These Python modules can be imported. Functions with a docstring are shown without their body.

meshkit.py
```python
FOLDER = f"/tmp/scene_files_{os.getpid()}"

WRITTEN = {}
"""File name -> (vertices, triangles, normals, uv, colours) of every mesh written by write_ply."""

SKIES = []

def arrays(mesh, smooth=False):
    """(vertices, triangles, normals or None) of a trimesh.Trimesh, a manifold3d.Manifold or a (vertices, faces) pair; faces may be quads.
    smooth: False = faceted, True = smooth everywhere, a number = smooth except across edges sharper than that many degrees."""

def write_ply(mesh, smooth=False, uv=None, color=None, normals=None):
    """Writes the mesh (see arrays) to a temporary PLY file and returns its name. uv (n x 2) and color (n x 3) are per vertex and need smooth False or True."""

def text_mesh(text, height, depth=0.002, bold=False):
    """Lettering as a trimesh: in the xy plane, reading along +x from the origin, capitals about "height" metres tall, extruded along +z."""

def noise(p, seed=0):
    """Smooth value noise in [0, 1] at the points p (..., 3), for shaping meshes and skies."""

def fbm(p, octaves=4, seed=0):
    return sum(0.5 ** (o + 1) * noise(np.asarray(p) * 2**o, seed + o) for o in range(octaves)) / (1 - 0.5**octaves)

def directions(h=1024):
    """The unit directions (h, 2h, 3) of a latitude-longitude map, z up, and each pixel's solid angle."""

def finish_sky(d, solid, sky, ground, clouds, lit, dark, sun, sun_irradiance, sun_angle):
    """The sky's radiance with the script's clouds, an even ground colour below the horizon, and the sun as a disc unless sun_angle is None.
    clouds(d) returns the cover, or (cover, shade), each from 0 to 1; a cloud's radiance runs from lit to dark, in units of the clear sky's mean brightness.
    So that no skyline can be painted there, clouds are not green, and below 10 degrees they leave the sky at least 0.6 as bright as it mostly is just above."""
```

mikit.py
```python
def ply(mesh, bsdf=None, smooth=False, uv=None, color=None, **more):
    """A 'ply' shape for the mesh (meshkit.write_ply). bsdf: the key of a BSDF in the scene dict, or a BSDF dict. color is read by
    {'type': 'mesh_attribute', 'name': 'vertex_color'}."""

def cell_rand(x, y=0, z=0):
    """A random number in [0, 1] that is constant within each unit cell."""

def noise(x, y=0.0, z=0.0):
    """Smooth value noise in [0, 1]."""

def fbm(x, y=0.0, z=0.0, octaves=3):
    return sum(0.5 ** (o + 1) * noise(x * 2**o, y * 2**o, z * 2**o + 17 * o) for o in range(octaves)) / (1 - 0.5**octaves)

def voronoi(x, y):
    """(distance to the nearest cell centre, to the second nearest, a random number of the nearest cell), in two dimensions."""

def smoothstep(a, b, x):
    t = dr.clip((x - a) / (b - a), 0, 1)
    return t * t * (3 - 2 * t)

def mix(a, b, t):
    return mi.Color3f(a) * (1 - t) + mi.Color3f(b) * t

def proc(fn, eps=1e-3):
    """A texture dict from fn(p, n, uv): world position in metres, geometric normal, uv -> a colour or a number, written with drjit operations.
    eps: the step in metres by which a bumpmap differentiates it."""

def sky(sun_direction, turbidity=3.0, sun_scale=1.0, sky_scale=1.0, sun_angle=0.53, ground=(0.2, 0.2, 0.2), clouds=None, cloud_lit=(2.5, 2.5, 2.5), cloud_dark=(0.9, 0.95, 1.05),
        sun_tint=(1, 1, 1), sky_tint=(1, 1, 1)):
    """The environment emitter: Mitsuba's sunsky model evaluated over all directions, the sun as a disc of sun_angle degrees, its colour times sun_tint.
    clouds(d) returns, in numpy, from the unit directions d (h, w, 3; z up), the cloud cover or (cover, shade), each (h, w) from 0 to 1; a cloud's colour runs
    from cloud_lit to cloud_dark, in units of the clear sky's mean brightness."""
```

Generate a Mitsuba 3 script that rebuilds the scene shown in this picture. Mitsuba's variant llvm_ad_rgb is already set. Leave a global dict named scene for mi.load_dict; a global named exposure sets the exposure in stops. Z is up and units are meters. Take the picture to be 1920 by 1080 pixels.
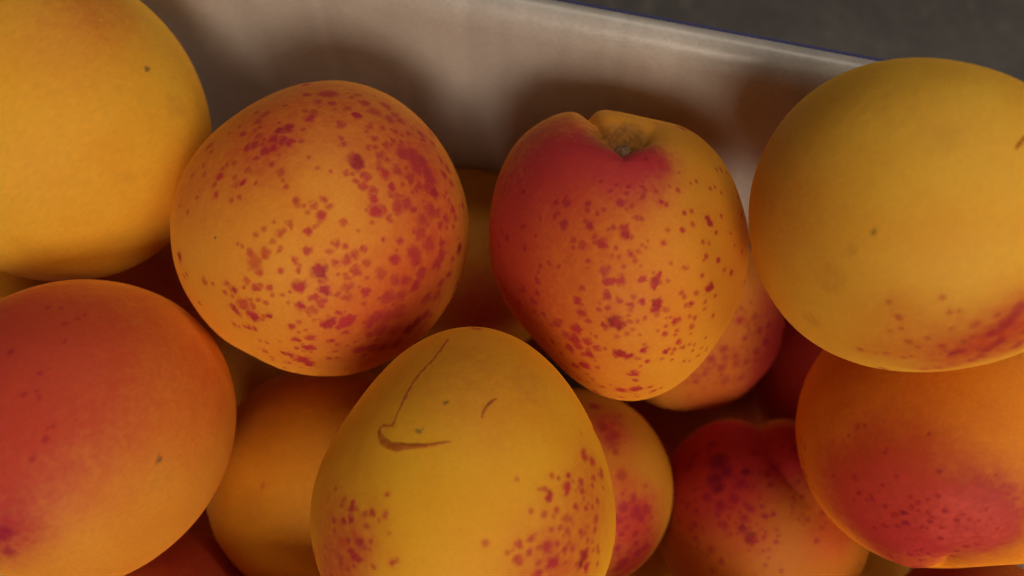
import math
import numpy as np, trimesh, mitsuba as mi, mikit, meshkit

T = mi.ScalarTransform4f
scene, labels = {}, {}

# ---------------------------------------------------------------- camera, light, exposure
CAM = np.array([0.0, 0.0, 0.192])
LOOK = np.array([0.0, math.sin(math.radians(25)), -math.cos(math.radians(25))])
UP = np.array([0.0, math.cos(math.radians(25)), math.sin(math.radians(25))])
scene['camera'] = {'type': 'thinlens', 'fov': 58.0, 'fov_axis': 'x', 'aperture_radius': 0.0013, 'focus_distance': 0.132,
                   'near_clip': 0.005, 'far_clip': 20.0,
                   'to_world': T().look_at(origin=CAM.tolist(), target=(CAM + LOOK).tolist(), up=UP.tolist())}
exposure = 0.12
MID = np.array([0.0, 0.06, 0.06])      # the middle of the fruit, where the lamps of the shop shine


def lamp(key, direction, dist, size, rgb, label):
    """A ceiling lamp: a housing with a glowing diffuser that faces the fruit."""
    d = np.array(direction, float); d /= np.linalg.norm(d)
    pos = MID + d * dist
    w = T().look_at(origin=pos.tolist(), target=MID.tolist(), up=[0.1, 0.2, 1])
    sx, sy = size[0] / 2, size[1] / 2
    scene[key + '__diffuser'] = {'type': 'rectangle', 'to_world': w @ T().scale([sx, sy, 1]), 'bsdf': {'type': 'ref', 'id': 'lamp_white'},
                                 'emitter': {'type': 'area', 'radiance': {'type': 'rgb', 'value': list(rgb)}}}
    box = trimesh.creation.box([size[0] * 1.04, size[1] + 0.03, 0.05]); box.apply_translation([0, 0, -0.029])
    scene[key + '__housing'] = mikit.ply(box, 'lamp_white', to_world=w)
    labels[key] = {'label': label, 'category': 'lamp'}


scene['lamp_white'] = {'type': 'diffuse', 'reflectance': {'type': 'rgb', 'value': [0.6, 0.6, 0.6]}}
lamp('ceiling_lamp', (0.06, -0.84, 0.47), 1.9, (0.75, 0.7), (10.8, 8.65, 6.6), 'square glowing lamp panel low behind the viewer')
lamp('ceiling_lamp_001', (0.66, -0.40, 0.66), 1.9, (0.8, 0.8), (4.1, 3.3, 2.5), 'square glowing lamp panel high to the right')
lamp('ceiling_lamp_002', (0.22, 0.38, 0.90), 2.0, (1.5, 0.16), (11.0, 9.8, 8.2), 'long glowing tube lamp above and beyond the carton')

# ---------------------------------------------------------------- materials
def paper_fn(p, n, uv):
    g = mikit.noise(p.x * 2600, p.y * 2600, p.z * 2600)
    f = mikit.fbm(p.x * 240, p.y * 240, p.z * 90)
    stain = mikit.smoothstep(0.60, 0.80, mikit.fbm(p.x * 55 + 7, p.y * 55, p.z * 60))
    base = mikit.mix((0.41, 0.387, 0.362), (0.46, 0.438, 0.412), f)
    streak = mikit.noise((p.x * 0.9715 - p.y * 0.2372) * 520, p.z * 26) * 0.6 + 0.4 * mikit.noise((p.x * 0.9715 - p.y * 0.2372) * 170 + 40, p.z * 12)
    base = base * (0.93 + 0.14 * streak)
    return mikit.mix(base, (0.38, 0.335, 0.285), stain * 0.35) * (0.93 + 0.14 * g)


def paper_bump(p, n, uv):
    # the flutes inside the board press faint upright ridges into its liner
    along = p.x * 0.9715 - p.y * 0.2372
    return 0.00003 * mi.Float(mikit.noise(p.x * 1500, p.y * 1500, p.z * 1500)) + 0.00007 * mikit.noise(along * 300, p.z * 8)


def ground_fn(p, n, uv):
    a = mikit.fbm(p.x * 60, p.y * 60)
    b = mikit.noise(p.x * 500, p.y * 500)
    c = mikit.smoothstep(0.35, 0.7, mikit.fbm(p.x * 9 + 3, p.y * 26))
    grit = mikit.smoothstep(0.72, 0.86, mikit.noise(p.x * 240, p.y * 240 + 9))
    base = mikit.mix((0.085, 0.078, 0.075), (0.140, 0.128, 0.126), 0.5 * a + 0.5 * c)
    return mikit.mix(base, (0.19, 0.175, 0.16), grit * 0.35) * (0.85 + 0.3 * b)


def skin_bump(p, n, uv):
    return 0.000025 * mikit.noise(p.x * 1100, p.y * 1100, p.z * 1100) + 0.00003 * mikit.noise(p.x * 2300, p.y * 2300, p.z * 2300)


scene['white_paper'] = {'type': 'bumpmap', 'arbitrary': mikit.proc(paper_bump, 2e-4), 'scale': 1.0,
                        'bsdf': {'type': 'principled', 'base_color': mikit.proc(paper_fn), 'roughness': 0.34, 'specular': 0.6}}
scene['blue_print'] = {'type': 'principled', 'base_color': {'type': 'rgb', 'value': [0.03, 0.03, 0.16]}, 'roughness': 0.5}
scene['grey_ground'] = {'type': 'principled', 'base_color': mikit.proc(ground_fn), 'roughness': 0.75}
scene['skin'] = {'type': 'bumpmap', 'arbitrary': mikit.proc(skin_bump, 1.5e-4), 'scale': 1.0,
                 'bsdf': {'type': 'principled', 'base_color': {'type': 'mesh_attribute', 'name': 'vertex_color'},
                          'roughness': 0.6, 'specular': 0.18, 'sheen': 0.38, 'sheen_tint': 0.3}}
scene['dry_stem'] = {'type': 'principled', 'base_color': {'type': 'rgb', 'value': [0.16, 0.09, 0.045]}, 'roughness': 0.85, 'specular': 0.2}

# ---------------------------------------------------------------- ground and carton
BASE = -0.0425                                   # inner floor of the carton
g = trimesh.creation.box([3.0, 3.0, 0.02]); g.apply_translation([0, 0, BASE - 0.006 - 0.01])
scene['ground'] = mikit.ply(g, 'grey_ground')
labels['ground'] = {'label': 'dark grey surface behind the white carton', 'category': 'ground', 'kind': 'structure'}

RIM_A, RIM_D = np.array([0.01062, 0.10358]), math.radians(-13.721)
RIM_Z, THICK, LENGTH, DEPTH = 0.0780, 0.0070, 0.40, 0.30
X = np.array([math.cos(RIM_D), math.sin(RIM_D), 0]); Y = np.array([-X[1], X[0], 0])
BOX = np.eye(4); BOX[:3, 0], BOX[:3, 1], BOX[:3, 3] = X, Y, [RIM_A[0], RIM_A[1], 0] + 0.0016 * Y   # x along the back wall, y outwards, origin on its outer face


def board(length, z0, z1, thick, fold):
    """A standing wall of carton board along x, outer face at y = 0, its top folded over in a round bend."""
    pts = [(0, z0), (0, z1 - fold * 0.8)]
    for k in range(9):
        a = k / 8 * math.pi
        pts.append((-thick / 2 + thick / 2 * math.cos(a), z1 - fold * 0.8 + fold * 0.8 * math.sin(a)))
    pts += [(-thick, z0)]
    from shapely import Polygon
    m = trimesh.creation.extrude_polygon(Polygon(pts), length, engine='earcut')        # section in (y, z), length along the third axis
    m.apply_transform(np.array([[0, 0, 1, -length / 2], [1, 0, 0, 0], [0, 1, 0, 0], [0, 0, 0, 1.0]]))
    return m


def sheet(x0, x1, y0, y1, z0, z1):
    m = trimesh.creation.box([x1 - x0, y1 - y0, z1 - z0]); m.apply_translation([(x0 + x1) / 2, (y0 + y1) / 2, (z0 + z1) / 2])
    return m


def carton_part(key, mesh, mat, smooth=False):
    mesh.apply_transform(BOX); mesh.fix_normals()
    scene['cardboard_carton__' + key] = mikit.ply(mesh, mat, smooth=smooth)


labels['cardboard_carton'] = {'label': 'white paper lined carton with a blue printed edge holding the apricots', 'category': 'box'}
SH = 0.0                                        # the carton's middle along its back wall
carton_part('back_wall', board(LENGTH, BASE, RIM_Z, THICK, 0.0062), 'white_paper', 35)
carton_part('printed_liner', sheet(-LENGTH / 2, LENGTH / 2, 0.0001, 0.0008, BASE, RIM_Z - 0.0028), 'blue_print')
f = board(LENGTH, BASE, RIM_Z - 0.012, THICK, 0.0062); f.apply_translation([0, -DEPTH, 0]); carton_part('front_wall', f, 'white_paper', 35)
for i, s in enumerate((-1, 1)):
    w = board(DEPTH - 2 * THICK - 0.002, BASE, RIM_Z - 0.004, THICK, 0.0062)
    w.apply_transform(trimesh.transformations.rotation_matrix(math.pi / 2 * -s, [0, 0, 1]))
    w.apply_translation([s * (LENGTH / 2 - 0.0002), -DEPTH / 2 - THICK / 2, 0])
    carton_part('side_wall' + ('_001' if i else ''), w, 'white_paper', 35)
carton_part('base', sheet(-LENGTH / 2, LENGTH / 2, -DEPTH - THICK, 0.0008, BASE - 0.0055, BASE - 0.0005), 'white_paper')

# ---------------------------------------------------------------- apricots
# every fruit lives in a frame of its own: x to its right side, y to its back side, z to its upper side
# FRUIT[n] = centre (mm), radius (mm), outline harmonics, ground colour; marks by fruit direction (x, y in thousandths, upper side unless z < 0)
FRUIT = {
    1: ((-75.9, 89.17, 64.0), 25.25, (-0.022, -0.015, -0.003, -0.006, 0.0, 0.0, 0.0, 0.0), (0.74, 0.375, 0.028)),
    2: ((-30.5, 72.36, 59.0), 23.60, (-0.004, 0.012, -0.012, -0.004, 0.006, -0.003, 0.003, 0.002), (0.74, 0.31, 0.03)),
    3: ((16.84, 68.14, 61.0), 21.55, (-0.061, -0.044, -0.005, 0.034, 0.008, 0.012, 0.004, -0.018), (0.72, 0.3, 0.025)),
    4: ((54.05, 60.69, 84.0), 21.46, (0.03, -0.019, 0.014, -0.009, -0.005, -0.003, -0.003, -0.001), (0.76, 0.4, 0.038)),
    5: ((-6.58, 28.43, 60.0), 22.16, (-0.053, 0.014, -0.008, -0.04, 0.011, -0.005, -0.003, 0.005), (0.74, 0.36, 0.018)),
    6: ((-66.67, 40.16, 54.0), 23.32, (0.0, 0.025, -0.001, 0.005, 0.0, 0.0, 0.0, 0.0), (0.7, 0.28, 0.03)),
    7: ((71.4, 41.91, 46.0), 23.38, (0.05, -0.0, 0.014, -0.006, 0.0, 0.0, 0.0, 0.0), (0.82, 0.29, 0.02)),
    8: ((-34.74, 40.29, 21.0), 21.34, (0.0, 0.0, 0.0, 0.0, 0.0, 0.0, 0.0, 0.0), (0.62, 0.25, 0.012)),
    9: ((11.37, 38.84, 21.0), 18.30, (0.0, 0.0, 0.0, 0.0, 0.0, 0.0, 0.0, 0.0), (0.6, 0.28, 0.022)),
    10: ((46.96, 34.73, 15.0), 19.79, (0.0, 0.0, 0.0, 0.0, 0.0, 0.0, 0.0, 0.0), (0.54, 0.205, 0.018)),
    11: ((35.48, 72.87, 21.0), 18.46, (0.0, 0.0, 0.0, 0.0, 0.0, 0.0, 0.0, 0.0), (0.62, 0.22, 0.025)),
    12: ((-8.13, 87.59, 17.0), 20.11, (0.0, 0.0, 0.0, 0.0, 0.0, 0.0, 0.0, 0.0), (0.58, 0.24, 0.02)),
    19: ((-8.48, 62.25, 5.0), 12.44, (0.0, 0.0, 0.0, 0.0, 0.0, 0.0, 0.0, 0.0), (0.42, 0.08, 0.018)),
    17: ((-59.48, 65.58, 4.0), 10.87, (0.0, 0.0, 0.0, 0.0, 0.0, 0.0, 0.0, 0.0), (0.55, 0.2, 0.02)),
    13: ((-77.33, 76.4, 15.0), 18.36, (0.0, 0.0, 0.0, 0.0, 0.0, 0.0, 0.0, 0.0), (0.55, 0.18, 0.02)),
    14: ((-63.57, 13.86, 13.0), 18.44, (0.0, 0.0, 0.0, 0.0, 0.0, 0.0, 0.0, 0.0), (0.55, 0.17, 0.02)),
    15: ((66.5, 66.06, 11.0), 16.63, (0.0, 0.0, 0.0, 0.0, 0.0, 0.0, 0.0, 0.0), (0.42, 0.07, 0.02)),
    16: ((-105.86, 74.14, 33.0), 19.25, (0.0, 0.0, 0.0, 0.0, 0.0, 0.0, 0.0, 0.0), (0.7, 0.34, 0.03)),
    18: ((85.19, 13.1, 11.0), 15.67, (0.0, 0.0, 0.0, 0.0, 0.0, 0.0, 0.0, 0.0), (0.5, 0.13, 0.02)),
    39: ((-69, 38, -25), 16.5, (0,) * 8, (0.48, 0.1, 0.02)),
    40: ((-38, 74, -25), 16.0, (0,) * 8, (0.7, 0.33, 0.03)),
    25: ((-68, -8, -14), 19.5, (0,) * 8, (0.7, 0.33, 0.03)),
    26: ((-28, -10, -16), 19.5, (0,) * 8, (0.7, 0.33, 0.03)),
    27: ((11, -10, -14), 19.5, (0,) * 8, (0.7, 0.33, 0.03)),
    28: ((51, -9, -16), 19.5, (0,) * 8, (0.7, 0.33, 0.03)),
    29: ((92, -8, -14), 19.5, (0,) * 8, (0.7, 0.33, 0.03)),
    41: ((118, 30, 20), 20.0, (0,) * 8, (0.7, 0.33, 0.03)),
    42: ((119, 72, 24), 20.0, (0,) * 8, (0.7, 0.33, 0.03)),
    43: ((-112, 28, 16), 20.0, (0,) * 8, (0.7, 0.33, 0.03)),
    44: ((122, 50, -16), 20.0, (0,) * 8, (0.7, 0.33, 0.03)),
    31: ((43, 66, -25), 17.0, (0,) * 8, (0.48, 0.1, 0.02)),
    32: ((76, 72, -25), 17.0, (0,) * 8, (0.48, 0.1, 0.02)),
    33: ((30, 33, -25), 17.0, (0,) * 8, (0.7, 0.33, 0.03)),
    34: ((74, 38, -25), 17.0, (0,) * 8, (0.7, 0.33, 0.03)),
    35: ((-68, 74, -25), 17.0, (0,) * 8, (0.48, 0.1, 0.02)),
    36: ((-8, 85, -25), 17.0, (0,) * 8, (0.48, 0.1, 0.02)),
    37: ((-32, 41, -25), 17.0, (0,) * 8, (0.7, 0.33, 0.03)),
    38: ((0, 52, -25), 17.0, (0,) * 8, (0.7, 0.33, 0.03)),
    21: ((-36, -5, 34), 22.0, (0,) * 8, (0.7, 0.33, 0.03)),
    22: ((27, -8, 27), 22.0, (0,) * 8, (0.7, 0.33, 0.03)),
    23: ((74, -5, 25), 21.5, (0,) * 8, (0.7, 0.33, 0.03)),
    24: ((-85, -2, 26), 22.0, (0,) * 8, (0.7, 0.33, 0.03)),
}
# kind, path, width, depth, by share of the radius
FORM = {
    3: [('dimple', [(-0.044, 0.819)], np.float64(0.15), 0.14), ('dimple', [(0.121, 0.812)], np.float64(0.142), 0.15), ('dimple', [(0.176, 0.973)], np.float64(0.237), 0.045), ('groove', [(-0.218, 0.708, -0.672), (-0.239, 0.928, -0.285), (-0.213, 0.964), (-0.196, 0.936), (-0.097, 0.816), (0.029, 0.741)], np.float64(0.051), 0.12), ('groove', [(0.029, 0.749), (0.032, 0.665), (0.035, 0.563)], np.float64(0.055), 0.06), ('groove', [(0.06, 0.704), (0.203, 0.801), (0.341, 0.928)], np.float64(0.063), 0.06)],
    10: [('groove', [(-0.123, 0.703, -0.701), (-0.085, 0.942, -0.326), (-0.03, 0.993), (0.054, 0.739), (0.161, 0.505), (0.292, 0.304), (0.444, 0.088)], np.float64(0.194), 0.17)],
    2: [('groove', [(-0.493, -0.853), (-0.463, -0.873), (-0.319, -0.935)], np.float64(0.096), 0.04)],
    7: [('lobe', [(-0.271, -0.833)], np.float64(0.185), 0.05), ('groove', [(-0.072, -0.988), (-0.033, -0.857), (0.037, -0.784)], np.float64(0.074), 0.06), ('dimple', [(0.221, -0.966)], np.float64(0.315), 0.07)],
    11: [('groove', [(0.726, -0.677), (0.576, -0.489), (0.462, -0.218)], np.float64(0.174), 0.02)],
}
BLUSH_AND_SHADE = {
    1: [(213, 745, 211, 0.3, 0.6), (97, 640, 387, 0.28, 0.45)],  # a mottled brown tinge over the upper side
    2: [(570, 381, 296, 0.5, 0.6), (719, -119, 296, 0.5, 0.4), (428, -558, 370, 0.5, 0.45), (-366, 520, 185, 0.5, 0.6), (-517, 527, 481, 0.55, 0.25), (-34, 800, 407, 0.55, 0.3), (594, 487, 481, 0.6, 0.45), (627, -219, 444, 0.5, 0.25), (365, -665, 407, 0.6, 0.3), (-848, 230, 222, 0.35, 0.2), (-33, -406, 555, 0.15, 0.1)],
    3: [(-766, 170, 534, 1.0, 0.7), (-365, 530, 395, 1.05, 0.95), (25, 545, 277, 1.15, 1.0), (231, 551, 158, 0.8, 0.9), (-741, -286, 395, 0.9, 0.55), (-229, 120, 474, 0.5, 0.15), (-356, -676, 356, 0.3, 0.3), (-441, 783, 237, 0.5, 0.6), (-234, -328, 553, 0.35, 0.15)],
    4: [(-697, 79, 316, 0.32, 0.05), (-620, 573, 299, 0.15, 0.05), (387, -696, 266, 0.8, 0.3), (177, -807, 266, 0.6, 0.35), (529, -560, 216, 0.75, 0.35), (-75, -564, 233, 0.3, 0.1), (-167, -784, 166, 0.25, 0.15)],
    5: [(49, 710, 515, 0.3, 0.05), (-722, 276, 274, 0.2, 0.1), (752, -24, 274, 0.45, 0.4), (525, -369, 309, 0.6, 0.45), (-668, -270, 257, 0.7, 0.35), (-832, -68, 172, 0.35, 0.3), (-780, -457, 240, 0.7, 0.5)],
    6: [(-400, 286, 651, 1.1, 0.85), (-48, 485, 387, 0.4, 0.4), (-163, 626, 422, 0.6, 0.5), (-367, 679, 387, 0.7, 0.5), (-390, -243, 316, 0.7, 0.6), (-381, -540, 211, 0.8, 0.9), (333, 646, 457, 0.4, 0.2), (-208, 124, 387, 0.5, 0.35), (290, 250, 457, 0.4, 0.1), (737, 242, 316, 0.4, 0.1), (744, 378, 211, 0.3, 0.1), (703, -121, 176, 0.2, 0.1)],
    7: [(-473, -489, 315, 1.0, 0.75), (-285, -520, 408, 1.5, 0.95), (-433, -280, 352, 0.8, 0.45), (76, -498, 315, 1.25, 0.85), (-636, -440, 222, 0.5, 0.45), (-273, -858, 222, 0.7, 0.55), (-158, -223, 333, 0.5, 0.15), (-401, 51, 593, 0.3, 0), (195, -592, 148, 0.5, 0.6)],
    8: [(-555, 620, 698, 0.25, 0)],
    9: [(539, -282, 335, 1.0, 0.6), (328, 569, 297, 0.8, 0.5), (578, -658, 335, 0.95, 0.6), (440, 76, 162, 0.4, 0.1)],
    10: [(-446, 583, 536, 1.3, 1.0), (-385, 268, 383, 1.1, 0.95), (-579, 285, 307, 0.9, 0.8), (256, 659, 409, 1.1, 0.9), (-67, 641, 358, 1.0, 0.8), (-623, 95, 255, 0.4, 0.3), (-381, -439, 460, 0.35, 0.15), (-108, -57, 307, 0.5, 0.3), (599, -102, 307, 0.6, 0.3)],  # maroon blush, with the shadow on the upper part painted into it
    11: [(883, -224, 407, 1.0, 0.8), (761, -590, 378, 0.8, 0.7), (257, -540, 349, 0.25, 0.1), (212, -863, 290, 0.5, 0.3), (790, 156, 232, 0.5, 0.4)],
    12: [(36, -450, 393, 0.8, 0.4)],
    13: [(236, 392, 909, 0.6, 0.3)],
    14: [(166, 696, 789, 0.8, 0.4)],
    15: [(-354, 239, 1000, 0.9, 0.6)],
    16: [],
    18: [(-435, 505, 625, 0.8, 0.5)],
}
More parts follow.
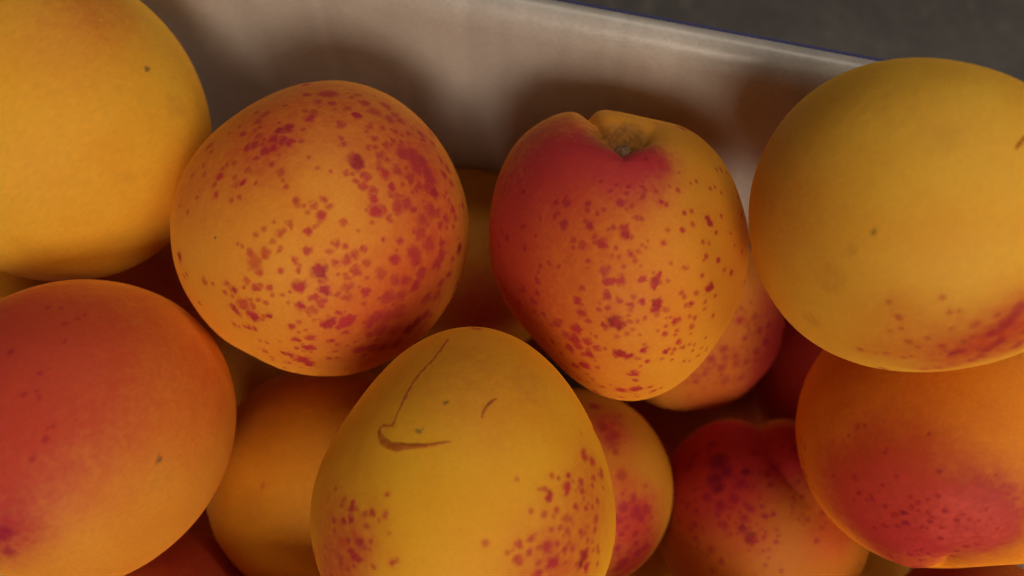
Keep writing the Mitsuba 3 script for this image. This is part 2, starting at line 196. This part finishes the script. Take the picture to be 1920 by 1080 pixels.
FRECKLES = {
    2: [(-507,597,27,80),(-470,500,30,90),(-422,515,34,80),(-407,436,23,70),(-351,479,34,90),(-312,550,38,90),(-282,602,34,95),(-224,618,42,95),(-205,527,30,90),(-253,538,34,90),(-310,495,30,90),(-409,572,30,60),(-377,725,38,50),(-417,677,34,50),(-120,853,30,70),(-1,856,46,80),(-50,797,30,60),(-91,682,34,90),(-75,718,23,50),(-131,609,15,60),(-142,537,19,50),(-630,327,30,80),(-616,371,19,50),(-485,282,23,90),(-526,269,23,50),(-653,209,27,70),(-552,176,19,50),(-504,192,19,50),(-456,360,27,40),(-772,194,15,40),(-830,103,19,50),(-258,336,27,40),(-245,294,15,40),(-98,434,15,40),(-48,370,15,40),(-167,175,23,60),(-127,141,15,40),(-72,145,27,50),(-14,183,27,60),(-29,92,30,80),(-206,37,23,40),(-727,531,38,50),(-818,336,19,50),(15,855,53,80),(41,784,30,70),(127,749,30,60),(196,853,30,60),(236,793,38,70),(184,705,34,95),(304,740,46,60),(375,791,46,60),(390,702,42,70),(471,695,30,70),(428,737,34,60),(91,645,34,60),(264,636,27,60),(87,556,23,70),(102,517,23,70),(288,566,23,70),(346,632,19,60),(424,619,19,60),(513,616,19,50),(254,507,23,60),(297,506,19,50),(360,527,30,70),(405,558,23,50),(602,631,38,70),(617,585,34,60),(685,660,34,60),(687,579,30,60),(177,421,50,100),(183,389,42,100),(120,345,23,50),(325,454,30,70),(371,441,23,70),(318,411,23,40),(471,485,53,85),(541,471,61,85),(588,441,57,85),(557,404,53,85),(625,373,53,85),(650,323,50,85),(671,253,46,95),(622,277,34,80),(501,339,34,70),(430,375,38,70),(353,347,42,80),(311,378,30,60),(574,274,30,60),(518,314,30,60),(738,471,30,70),(791,420,34,70),(758,369,38,80),(812,321,34,70),(236,326,34,70),(217,265,34,70),(182,299,23,70),(277,244,30,70),(283,193,30,80),(293,127,46,90),(341,128,30,60),(377,71,30,60),(398,271,30,90),(384,229,27,60),(428,208,34,60),(482,174,46,80),(427,149,46,70),(533,133,27,80),(431,101,23,60),(242,125,15,40),(270,50,15,50),(107,50,27,50),(17,140,23,40),(646,130,57,70),(695,122,38,70),(590,75,46,60),(759,90,38,80),(786,202,23,70),(749,227,15,60),(815,144,34,90),(910,179,27,80),(836,93,30,60),(818,37,19,70),(719,45,34,60),(-895,-176,30,100),(-850,-281,15,50),(-723,-319,30,35),(-433,-138,27,50),(-342,-134,34,50),(-408,-188,53,40),(-385,-248,27,50),(-459,-305,27,40),(-580,-325,23,50),(-542,-363,30,80),(-596,-382,19,50),(-409,-346,30,70),(-380,-329,19,50),(-327,-340,27,60),(-479,-344,15,50),(-491,-451,46,60),(-447,-419,23,50),(-427,-459,23,60),(-549,-478,30,80),(-525,-508,30,80),(-433,-521,46,90),(-337,-521,27,95),(-472,-601,23,70),(-426,-606,19,60),(-360,-703,15,50),(-379,-765,27,50),(-257,-240,19,60),(-262,-114,23,50),(-255,-20,27,50),(-102,-9,27,70),(-103,-118,27,70),(-170,-175,23,60),(-155,-226,23,60),(-35,-238,50,100),(-14,-260,30,100),(-153,-335,42,90),(-1,-350,38,95),(-64,-399,34,80),(-23,-426,34,70),(-142,-449,34,95),(-70,-473,30,50),(-105,-496,23,40),(-32,-302,15,60),(-253,-385,15,50),(-199,-590,27,70),(-175,-673,27,80),(-91,-658,30,70),(-93,-729,34,90),(-109,-733,30,90),(-177,-734,19,60),(-255,-773,27,80),(-213,-787,30,80),(-138,-818,50,90),(-105,-848,42,90),(-165,-828,34,70),(-230,-849,23,60),(-265,-898,19,50),(-181,-934,19,50),(-157,-555,19,40),(-158,-622,15,40),(24,-555,42,95),(-1,-572,30,90),(78,-497,23,80),(124,-557,46,90),(152,-537,34,90),(92,-581,27,80),(121,-628,23,80),(38,-681,19,80),(71,-754,23,50),(19,-809,23,50),(72,-807,19,50),(133,-718,11,50),(243,-366,34,80),(228,-443,19,50),(417,-168,38,90),(442,-61,23,80),(342,-48,15,70),(63,-70,23,60),(116,-91,19,60),(23,-126,23,40),(58,-186,27,70),(120,-174,34,70),(170,-145,30,60),(223,-113,23,60),(237,-183,27,50),(177,-238,34,70),(133,-280,15,50),(248,-281,15,40),(130,-338,34,55),(74,-387,27,50),(137,-401,30,60),(-17,-426,30,60),(329,-256,42,50),(536,-130,53,80),(555,-170,50,80),(573,-11,50,70),(640,-71,57,60),(729,-71,34,80),(732,-143,46,80),(703,-205,46,75),(875,-108,38,100),(819,-177,19,70),(797,-280,30,85),(738,-334,34,70),(588,-262,42,80),(555,-333,42,90),(489,-303,38,70),(417,-301,46,60),(376,-404,50,65),(455,-397,50,55),(641,-431,50,60),(713,-416,42,60),(304,-536,50,80),(268,-580,38,80),(371,-522,57,55),(443,-509,61,50),(341,-621,57,55),(433,-629,53,50),(271,-646,34,60),(530,-633,53,100),(583,-589,46,100),(642,-547,42,90),(215,-753,46,90),(286,-747,46,70),(367,-744,46,70),(454,-735,46,80)],
    3: [(-325,288,28,70),(-184,282,24,70),(-341,153,33,85),(-171,146,33,95),(-127,217,20,40),(-404,209,20,40),(-500,195,16,40),(18,280,33,90),(-26,125,24,70),(-97,27,37,90),(-220,11,28,60),(-9,0,16,50),(-43,362,16,50),(-621,374,16,40),(-778,79,24,70),(-623,3,24,60),(-640,147,16,40),(51,87,37,95),(41,131,33,80),(85,67,20,60),(273,292,24,90),(311,279,20,70),(391,373,20,60),(246,368,16,40),(122,192,20,60),(432,223,16,70),(423,115,24,80),(602,185,28,90),(617,161,28,90),(594,196,20,80),(661,104,16,70),(702,214,16,60),(490,151,20,40),(320,114,20,30),(292,29,20,60),(710,375,12,50),(725,548,20,40),(401,495,12,30),(61,348,16,50),(167,342,12,40),(190,582,28,70),(779,99,12,30),(899,236,24,70),(481,427,12,30),(-186,-81,16,50),(-457,-90,16,70),(-83,-146,33,70),(-56,-125,24,70),(-67,-207,28,85),(-29,-213,28,85),(24,-203,33,85),(-229,-258,20,70),(-546,-216,28,60),(-259,-347,33,90),(-67,-306,28,85),(14,-335,28,70),(-60,-381,20,70),(-118,-393,20,60),(-238,-428,37,80),(-548,-307,24,70),(-584,-372,33,70),(-721,-401,28,70),(-514,-460,24,60),(-665,-284,28,60),(-19,-465,49,100),(8,-491,37,100),(-84,-491,24,95),(-189,-474,24,60),(-266,-539,45,90),(-290,-609,49,90),(-324,-680,37,85),(-257,-656,37,80),(-197,-617,33,80),(-352,-589,28,70),(-413,-513,33,70),(-455,-527,20,60),(-384,-494,20,60),(-136,-649,28,70),(-180,-698,33,95),(-220,-709,24,70),(-221,-780,41,90),(-288,-799,37,80),(-458,-660,24,60),(14,-666,41,100),(-126,-964,28,80),(8,-899,33,80),(-394,-736,16,50),(-845,-305,24,60),(75,-38,24,80),(155,-200,28,80),(243,-211,37,95),(264,-178,24,85),(233,-241,24,90),(85,-361,24,80),(152,-345,28,90),(250,-353,41,100),(239,-386,33,95),(263,-340,28,100),(429,-126,24,50),(583,-56,20,60),(676,-86,20,80),(787,-174,20,80),(555,-182,16,70),(611,-269,33,100),(476,-363,20,90),(410,-290,20,50),(428,-315,20,50),(514,-295,20,50),(364,-469,28,90),(389,-460,20,70),(297,-546,20,80),(378,-528,16,60),(304,-499,16,50),(388,-603,20,80),(421,-641,16,60),(303,-657,20,95),(161,-648,24,90),(61,-683,33,95),(184,-711,16,80),(345,-715,12,70),(469,-742,12,50),(487,-676,12,50),(104,-791,33,90),(114,-831,20,70),(108,-890,37,85),(131,-883,24,85),(38,-906,28,85),(225,-905,20,60),(641,-460,16,50),(465,-445,16,50),(477,-509,20,40)],
    4: [(203,-782,31,95),(233,-765,27,90),(177,-803,24,80),(134,-727,27,50),(239,-700,27,45),(-89,-544,27,50),(-76,-618,17,40),(61,-674,17,50),(-306,-778,21,40),(-22,-811,17,40),(-41,-702,21,35),(6,-738,17,35),(366,-754,41,60),(401,-727,41,60),(427,-697,41,60),(381,-642,34,60),(429,-598,41,65),(464,-559,38,65),(487,-528,34,70),(501,-482,34,70),(514,-731,31,70),(536,-701,31,70),(346,-809,34,60),(294,-845,31,60),(298,-585,31,40),(126,-916,31,50),(52,-928,27,50),(165,-515,17,40)],
    5: [(717,251,42,70),(783,213,35,70),(850,144,35,70),(591,126,21,80),(577,59,32,85),(572,35,25,85),(678,87,28,70),(682,35,21,70),(464,9,28,85),(411,44,11,40),(628,-49,18,90),(702,-60,18,70),(507,-70,21,60),(433,-92,21,50),(790,-25,25,60),(761,70,18,60),(528,-164,18,50),(566,-113,32,40),(574,-189,25,60),(661,-202,25,80),(757,-187,21,60),(772,-136,32,50),(281,-240,25,70),(357,-220,21,70),(347,-290,21,70),(287,-327,32,60),(449,-272,42,80),(555,-284,21,80),(510,-252,21,70),(609,-281,14,60),(480,-351,46,90),(399,-401,35,80),(679,-328,42,100),(657,-365,32,100),(690,-395,32,90),(399,-347,21,60),(527,107,14,60),(359,-73,18,40),(776,-387,18,60),(-646,-46,28,90),(-641,-17,18,80),(-694,-117,21,90),(-649,-111,25,90),(-760,-115,18,70),(-516,-69,25,85),(-437,-72,18,40),(-612,-49,14,60),(-586,-230,32,80),(-557,-255,21,60),(-519,-223,18,60),(-641,-278,28,90),(-617,-300,28,90),(-584,-324,25,80),(-383,-330,25,70),(-501,-358,18,50),(-657,-221,18,50),(-702,-330,28,50)],
    9: [(201,771,56,80),(276,551,56,60),(353,426,78,50),(396,332,39,60),(371,493,67,50),(441,119,56,50),(453,-167,56,80),(549,-90,45,80),(579,-210,72,80),(678,-182,56,70),(626,-259,50,80),(419,-287,45,60),(440,-407,33,60),(572,-404,39,60),(585,-498,39,60),(407,-539,45,90),(605,-586,56,90),(673,-538,50,80),(463,-678,61,90),(415,-740,45,80),(520,-572,28,60),(484,-349,33,60),(675,27,22,50)],
    10: [(-428,624,54,90),(-362,454,98,100),(-386,292,81,100),(-290,370,63,100),(-454,149,49,90),(-357,237,63,100),(-226,133,49,90),(-326,68,54,80),(-633,421,63,80),(-577,512,36,80),(-120,377,40,100),(-160,273,45,80),(-105,262,27,80),(-39,597,40,80),(74,387,40,70),(87,286,27,90),(-78,65,40,90),(-118,94,27,80),(24,84,27,80),(46,6,31,90),(112,27,27,90),(-131,-28,40,80),(-144,-109,40,100),(-77,-189,58,100),(-37,-199,31,90),(37,-172,22,60),(138,-200,22,80),(-547,15,27,80),(-560,-110,27,90),(-599,-150,22,80),(-545,-224,27,70),(-353,-6,31,80),(-297,-92,36,60),(-338,-82,22,60),(-403,-308,45,50),(-325,-397,36,50),(370,200,27,80),(290,190,22,50),(346,330,27,60),(472,-180,31,80),(72,-338,18,60),(46,-402,18,60),(-405,-492,27,60),(178,-442,22,60),(426,308,36,50),(-706,-79,31,50),(533,67,31,50),(315,644,36,70),(143,504,63,60)],
    11: [(498,-12,42,80),(514,109,24,60),(659,20,30,60),(557,-186,36,80),(224,-399,42,90),(158,-546,30,80),(70,-625,36,80),(183,-491,24,60),(319,-491,42,80),(364,-383,42,70),(469,-367,48,70),(471,-443,42,70),(579,-434,42,70),(347,-292,48,70),(703,-112,42,80),(768,-221,48,80),(680,-327,48,70),(365,-625,48,60),(526,-601,48,70),(788,-59,42,70)],
    7: [(-369,-136,15,80),(-70,-225,19,80),(-391,-339,15,80),(-530,-405,23,70),(-457,-428,27,80),(-269,-504,23,100),(-265,-575,23,100),(-36,-469,19,90),(-120,-547,19,80),(-129,-489,19,60),(-61,-658,19,80),(-126,-9,15,70),(-586,-50,15,60),(252,-553,15,70),(191,-435,15,60),(142,-681,23,60),(26,-524,15,70),(99,-506,15,70),(-688,-313,11,60),(-77,-378,19,60),(-377,-478,19,70),(79,-704,19,70),(36,-750,19,70),(-198,-869,38,70),(238,-221,11,40),(-450,-633,19,50),(-350,-802,19,50)],
    6: [(37,686,14,40),(-76,519,14,40),(-197,335,18,50),(-276,217,18,50),(-127,30,14,40),(-232,-139,18,40),(-354,471,22,50),(-384,-540,65,80),(-358,-652,43,70)],
    8: [(-476,-25,19,70)],
}
PORES = {
    1: [(495, 390, 21)],
    2: [(-648, -57, 15)],
    4: [(-203, -74, 17)],
    5: [(-111, 524, 17), (-263, 371, 17)],
    6: [(430, -199, 21)],
    8: [],
}
STAINS_AND_SHADE = {
    7: [(-285, -520, 426, 0.5, (0.6, 0.045, 0.045)), (91, -549, 278, 0.5, (0.72, 0.1, 0.075))],
    3: [(25, 806, 261, 0.85, (0.27, 0.11, 0.02)), (-68, 745, 51, 0.9, (0.1, 0.05, 0.02)), (98, 705, 47, 0.9, (0.1, 0.05, 0.03)), (202, 776, 87, 0.5, (0.16, 0.07, 0.03))],  # the wide russet mark also paints the shade inside the stem hollow
    5: [(-371, 913, 206, 0.25, (0.5, 0.2, 0.03)), (389, 641, 137, 0.2, (0.5, 0.2, 0.04))],
    1: [(-128, -736, 141, 0.3, (0.55, 0.24, 0.02)), (680, 181, 105, 0.35, (0.5, 0.2, 0.03)), (385, -256, 63, 0.25, (0.5, 0.22, 0.03))],
    4: [(-433, -319, 100, 0.25, (0.5, 0.22, 0.03)), (-579, -592, 73, 0.3, (0.48, 0.2, 0.03)), (-314, -168, 47, 0.3, (0.5, 0.2, 0.03)), (110, 417, 133, 0.2, (0.5, 0.25, 0.03))],
    6: [(442, -322, 141, 0.2, (0.5, 0.2, 0.03))],
    8: [(-567, -220, 186, 0.35, (0.45, 0.15, 0.012))],
}
SCATTER = {2: 260, 3: 320, 4: 40, 5: 150, 7: 110, 9: 200, 10: 300, 11: 420, 14: 60, 15: 40, 18: 60, 6: 15}
SCARS = [
    (5, 'scar', [(-102, 893), (-178, 783), (-271, 691), (-343, 583), (-388, 483), (-421, 414), (-469, 413)], [np.float64(6.2), np.float64(15.1), np.float64(15.1), np.float64(14.4), np.float64(11.7), np.float64(13.7), np.float64(13.0)], 9e-05, (0.4, 0.1, 0.012), 'thin brown corky line curling into a hook'),
    (5, 'scar', [(-462, 422), (-502, 391), (-477, 331), (-385, 288), (-246, 287), (-83, 305)], [np.float64(12.3), np.float64(18.9), np.float64(26.1), np.float64(29.5), np.float64(20.6), np.float64(4.1)], 0.00013, (0.4, 0.1, 0.012), None),
    (5, 'scar', [(173, 541), (113, 490), (89, 431)], [np.float64(4.5), np.float64(14.4), np.float64(4.5)], 8e-05, (0.4, 0.1, 0.012), None),
    (4, 'scar', [(536, 414), (508, 385), (476, 344)], [np.float64(11.6), np.float64(16.6), np.float64(8.3)], 0.0001, (0.4, 0.1, 0.012), 'short brown scar near the right edge'),
]
STEM = (0.039, 0.673)


def cube_sphere(n):
    """Quads of a sphere with even spacing."""
    t = np.tan(np.linspace(-1, 1, n + 1) * math.pi / 4)
    a, b = np.meshgrid(t, t, indexing='ij')
    one = np.ones_like(a)
    vs, fs = [], []
    idx = np.arange((n + 1) ** 2).reshape(n + 1, n + 1)
    q = np.stack([idx[:-1, :-1], idx[1:, :-1], idx[1:, 1:], idx[:-1, 1:]], -1).reshape(-1, 4)
    for k, s in ((0, 1), (0, -1), (1, 1), (1, -1), (2, 1), (2, -1)):
        c = [None] * 3
        c[k], c[(k + 1) % 3], c[(k + 2) % 3] = s * one, a, b * s
        fs.append(q + (n + 1) ** 2 * len(vs)); vs.append(np.stack(c, -1).reshape(-1, 3))
    v = np.concatenate(vs); v /= np.linalg.norm(v, axis=1, keepdims=True)
    f = np.concatenate(fs); f = np.vstack([f[:, [0, 1, 2]], f[:, [0, 2, 3]]])
    key, inv = np.unique(np.round(v * 1e7).astype(np.int64), axis=0, return_index=True, return_inverse=True)[1:]
    return v[key], inv.reshape(-1)[f]


SPHERES = {}
def sphere(n):
    if n not in SPHERES: SPHERES[n] = cube_sphere(n)
    return SPHERES[n]


def unit(x, y):
    r2 = x * x + y * y
    if r2 > 0.999: x, y = x / math.sqrt(r2) * 0.9995, y / math.sqrt(r2) * 0.9995
    return np.array([x, y, math.sqrt(max(0.0, 1 - x * x - y * y))])


def sstep(a, b, x):
    t = np.clip((x - a) / (b - a), 0, 1)
    return t * t * (3 - 2 * t)


def lerp(a, b, t):
    t = np.asarray(t)[..., None]
    return np.asarray(a) * (1 - t) + np.asarray(b) * t


class Fruit:
    def __init__(self, n):
        self.n = n
        c, R, co, self.col = FRUIT[n]
        self.c, self.R, self.co = np.array(c) * 1e-3, R * 1e-3, co
        z = CAM - self.c; z /= np.linalg.norm(z); x = np.cross(UP, z); x /= np.linalg.norm(x)
        self.B = np.stack([x, np.cross(z, x), z])          # rows: the fruit's own axes
        self.form = FORM.get(n, [])

    def radius(self, d):
        s = np.sqrt(np.clip(1 - d[:, 2] ** 2, 0, 1)); psi = np.arctan2(d[:, 1], d[:, 0])
        r = np.ones(len(d))
        for i, k in enumerate((2, 3, 4, 5)):
            r += s ** k * (self.co[2 * i] * np.cos(k * psi) + self.co[2 * i + 1] * np.sin(k * psi))
        r += 0.013 * (meshkit.fbm(d * 2.2 + self.n * 9.1, 3, self.n) - 0.5) + 0.0012 * (meshkit.fbm(d * 9 + self.n, 2, self.n + 40) - 0.5)
        for kind, pts, width, depth in self.form:           # depth and width as shares of the radius
            P = np.array([unit(*p) if len(p) == 2 else p for p in pts])
            if kind == 'dimple' or kind == 'lobe':
                dist = np.linalg.norm(d - P[0], axis=1) / width
                prof = np.exp(-dist ** 2) if kind == 'lobe' else -np.exp(-np.abs(dist) ** 1.6)
            else:                                           # a groove along a path of directions, shallow towards its end
                best, prof = np.full(len(d), 9.0), np.zeros(len(d))
                for k in range(len(P) - 1):
                    e = P[k + 1] - P[k]; t = np.clip((d - P[k]) @ e / (e @ e), 0, 1)
                    dist = np.linalg.norm(d - P[k] - t[:, None] * e, axis=1) / width
                    fade = 1 - 0.85 * ((k + t) / (len(P) - 1)) ** 3
                    w = dist < best
                    best = np.where(w, dist, best); prof = np.where(w, -fade * np.exp(-np.abs(dist) ** 1.25), prof)
            r += depth * prof
        return r

    def surface(self, d, lift=0.0):
        return self.c + (d * (self.R * self.radius(d) + lift)[:, None]) @ self.B

    def colours(self, d):
        n = self.n
        rng = np.random.default_rng(100 + n)
        base = np.array(self.col)
        low = meshkit.fbm(d * 2.6 + n * 3.3, 3, n + 7)[:, None] - 0.5
        col = base * (1 + low * np.array([0.10, 0.34, 0.5]))
        w1 = np.stack([meshkit.fbm(d * 5 + 3.1 * k + n, 3, 60 + k) - 0.5 for k in range(3)], -1)
        w2 = np.stack([meshkit.fbm(d * 34 + 5.7 * k + n, 2, 70 + k) - 0.5 for k in range(3)], -1)
        mott = meshkit.fbm(d * 26 + n, 3, 80); fine = meshkit.noise(d * 75 + n, 81)
        stip = sstep(0.30, 0.68, meshkit.noise(d * 48 + 2.7 * n, 82)) * 0.6 + sstep(0.3, 0.7, meshkit.noise(d * 21 + n, 83)) * 0.4
        # mottled tints: red blush as dye in the skin, and some painted shade
        dw = d + w1 * 0.15
        for x, y, r, s, tone in BLUSH_AND_SHADE.get(n, []):
            p = unit(x / 1000, y / 1000)
            q = np.linalg.norm(dw - p, axis=1) / (r / 1000)
            a = s * np.exp(-(q * 0.95) ** 2.3) * 1.15 * (0.66 + 0.3 * mott + 0.34 * stip)
            col = lerp(col, np.array([0.56, 0.080, 0.012]) * (1 - tone) + np.array([0.40, 0.015, 0.040]) * tone, np.clip(a, 0, 0.96))
        for x, y, r, a, rgb in STAINS_AND_SHADE.get(n, []):
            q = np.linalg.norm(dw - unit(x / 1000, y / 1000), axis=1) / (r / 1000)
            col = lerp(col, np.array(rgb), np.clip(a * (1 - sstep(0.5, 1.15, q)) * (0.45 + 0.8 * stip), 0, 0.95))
        # freckles: measured ones and scattered fine ones
        F = [(unit(x / 1000, y / 1000), r / 1000, s / 100) for x, y, r, s in FRECKLES.get(n, [])]
        mean = np.mean([f[0] for f in F], axis=0) if F else None
        for k in range(SCATTER.get(n, 0)):
            p = rng.normal(size=3); p /= np.linalg.norm(p)
            if F:                                           # near measured ones, or on the sides and back
                if rng.random() < 0.62: p = F[rng.integers(len(F))][0] + rng.normal(size=3) * 0.09; p /= np.linalg.norm(p)
                elif p[2] > 0.35 and rng.random() < 0.85: continue
            F.append((p, rng.uniform(0.010, 0.021) if p[2] > 0.3 else rng.uniform(0.01, 0.04), rng.uniform(0.15, 0.6) if p[2] > 0.3 else rng.uniform(0.4, 0.95)))
        A = np.zeros(len(d)); S = np.zeros(len(d)); H = np.zeros(len(d))
        ds = d + w2 * 0.018
        dj = d + w2 * 0.046
        order = np.argsort(d[:, 2]); zs = d[order, 2]
        for p, r, s in F:
            m = r * 4.0 + 0.05
            i0, i1 = np.searchsorted(zs, [p[2] - m, p[2] + m]); ii = order[i0:i1]
            q = np.linalg.norm((dj[ii] if r > 0.022 else ds[ii]) - p, axis=1) / r
            H[ii] = np.maximum(H[ii], np.exp(-(q / 2.2) ** 2) * (0.08 + 0.22 * s))
            a = (1 - sstep(0.42, 1.45, q)) * min(1, 0.60 + 0.45 * s)
            up = a > A[ii]
            A[ii] = np.where(up, a, A[ii]); S[ii] = np.where(up, s, S[ii])
        A *= 0.80 + 0.35 * fine
        col = lerp(col, np.minimum(col, np.array([0.60, 0.13, 0.026])), H)               # a faint flush round each freckle
        red = lerp(np.array([0.57, 0.085, 0.022]), np.array([0.41, 0.017, 0.040]), np.clip((S - 0.3) / 0.7, 0, 1))
        red = np.minimum(red * (0.80 + 0.4 * mott[:, None]), (col * np.array([0.72, 0.37, 1.5])) * (1 - 0.38 * np.clip((S - 0.9) / 0.1, 0, 1) * mott * 1.4)[:, None])   # on blushed skin the freckles are darker still
        col = lerp(col, red, np.clip(A, 0, 0.95))
        for x, y, r in PORES.get(n, []):
            q = np.linalg.norm(dj - unit(x / 1000, y / 1000), axis=1) / (r / 1000)
            col = lerp(col, np.array([0.13, 0.075, 0.03]), 0.8 * (1 - sstep(0.4, 1.3, q)))
        # the grain of the felted skin
        col = col * (1 + (fine[:, None] - 0.5) * 0.07 + rng.normal(size=(len(d), 1)) * 0.022)
        return np.clip(col, 0.004, 0.85)


APRICOTS = {}
def apricot(n, res, label):
    f = Fruit(n); d, faces = sphere(res)
    key = 'apricot' + ('_%03d' % len(APRICOTS) if APRICOTS else '')
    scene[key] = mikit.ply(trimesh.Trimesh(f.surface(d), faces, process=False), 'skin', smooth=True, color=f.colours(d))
    labels[key] = {'label': label, 'category': 'apricot', 'group': 'apricots piled in the carton'}
    APRICOTS[n] = (key, f)


apricot(1, 70, 'large plain yellow apricot in the top left corner, no red freckles')
apricot(2, 220, 'orange apricot covered in crimson freckles and blotches, left of centre')
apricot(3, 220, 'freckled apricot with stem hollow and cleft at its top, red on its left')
apricot(4, 120, 'big pale yellow apricot at the top right, pink streaks along its lower edge')
apricot(5, 180, 'pointed yellow apricot with a thin brown hooked scar, bottom centre')
apricot(6, 110, 'smooth apricot at the left edge blushing from dark red to orange, one grey pore')
apricot(7, 130, 'orange apricot with a magenta red blush at the right edge, under the big yellow one')
apricot(8, 60, 'plain golden apricot lying deeper, left of the scarred one')
apricot(9, 110, 'deeper apricot peeping out right of the scarred one, yellow above with red patches below')
apricot(10, 120, 'deep shaded apricot with a cleft and dark purple red blotches at its top')
apricot(11, 110, 'speckled red orange apricot mostly hidden under the one with the stem hollow')
apricot(12, 40, 'golden apricot in the gap between the two most freckled ones')
apricot(13, 50, 'dark orange apricot deep between the top left yellow one and the red blushed one')
apricot(14, 50, 'dim brownish red apricot in the gap at the bottom, left of the plain golden one')
apricot(15, 50, 'very dark red apricot deep in shadow below the big yellow one')
apricot(16, 60, 'yellow apricot just showing at the left edge under the large plain yellow one')
apricot(18, 50, 'dark red apricot at the bottom right edge under the magenta blushed one')
apricot(17, 40, 'small dark apricot at the bottom of the pile below the freckled one left of centre')
apricot(19, 50, 'dark red apricot deep between the two freckled ones and the scarred one')
# the pile goes on just below the frame and shades the lower layer
for n in (21, 22, 23, 24, 25, 26, 27, 28, 29, 41, 42, 43, 44):
    apricot(n, 40, 'plain orange apricot of the pile just outside the picture')
# and the layer under it, dimly seen through the gaps
for n in range(31, 41):
    apricot(n, 30, 'orange apricot of the bottom layer, dim in a gap of the pile')


def scar(n, part, pts, widths, height, mat, label=None):
    """A thin raised corky line that lies on the skin along a path of fruit directions."""
    key, f = APRICOTS[n]
    P = np.array([unit(x / 1000, y / 1000) for x, y in pts])
    t = np.linspace(0, len(P) - 1, 14 * (len(P) - 1) + 1)
    from scipy.interpolate import PchipInterpolator
    D = PchipInterpolator(np.arange(len(P)), P)(t); D /= np.linalg.norm(D, axis=1, keepdims=True)
    W = PchipInterpolator(np.arange(len(P)), np.array(widths) / 1000)(t)
    W = W * (0.72 + 0.56 * meshkit.noise(np.stack([t * 2.3, t * 0 + n, t * 0], -1), 5))
    tan = np.gradient(D, axis=0); side = np.cross(D, tan); side /= np.linalg.norm(side, axis=1, keepdims=True)
    rows, dirs = [], []
    for u, h in ((-1, -0.25), (-0.6, 0.55), (0, 1), (0.6, 0.55), (1, -0.25)):
        e = D + side * (W * u)[:, None]; e /= np.linalg.norm(e, axis=1, keepdims=True)
        rows.append(f.surface(e, height * h)); dirs.append(e)
    V = np.stack(rows, 1); k = np.arange(len(t) * 5).reshape(-1, 5)
    q = np.stack([k[:-1, :-1], k[1:, :-1], k[1:, 1:], k[:-1, 1:]], -1).reshape(-1, 4)
    skin = f.colours(np.stack(dirs, 1).reshape(-1, 3)).reshape(V.shape)
    rough = meshkit.fbm(np.stack(dirs, 1).reshape(-1, 3) * 60, 3, 11).reshape(V.shape[:2])[..., None]
    tone = np.array(mat) * (0.65 + 0.7 * rough)
    edge = np.array([0.6, 0.12, 0.0, 0.12, 0.6])[None, :, None]
    edge = np.clip(edge + 0.8 * (rough - 0.5), 0, 1)
    shade = (skin * edge + tone * (1 - edge)).reshape(-1, 3)
    m = trimesh.Trimesh(V.reshape(-1, 3), np.vstack([q[:, [0, 1, 2]], q[:, [0, 2, 3]]]), process=False)
    name, i = key + '__' + part, 0
    while name in scene: i += 1; name = key + '__' + part + '_%03d' % i
    scene[name] = mikit.ply(m, 'skin', smooth=True, color=shade)
    if label: labels[name] = {'label': label}


for n, part, pts, widths, height, mat, label in SCARS:
    scar(n, part, pts, widths, height, mat, label)

# the dry stem scar at the bottom of the stem hollow: an uneven little button
key, f = APRICOTS[3]
v, fc = sphere(10)
v = v * (1 + 0.5 * (meshkit.noise(v * 2.6, 9)[:, None] - 0.5))
d0 = unit(*STEM); at = f.surface(d0[None], 0.0003)[0]
scene[key + '__stem_scar'] = mikit.ply(trimesh.Trimesh(at + (v * np.array([0.0013, 0.0013, 0.0012])) @ f.B, fc, process=False), 'dry_stem', smooth=True)
labels[key + '__stem_scar'] = {'label': 'small dark dry stem scar in the hollow'}
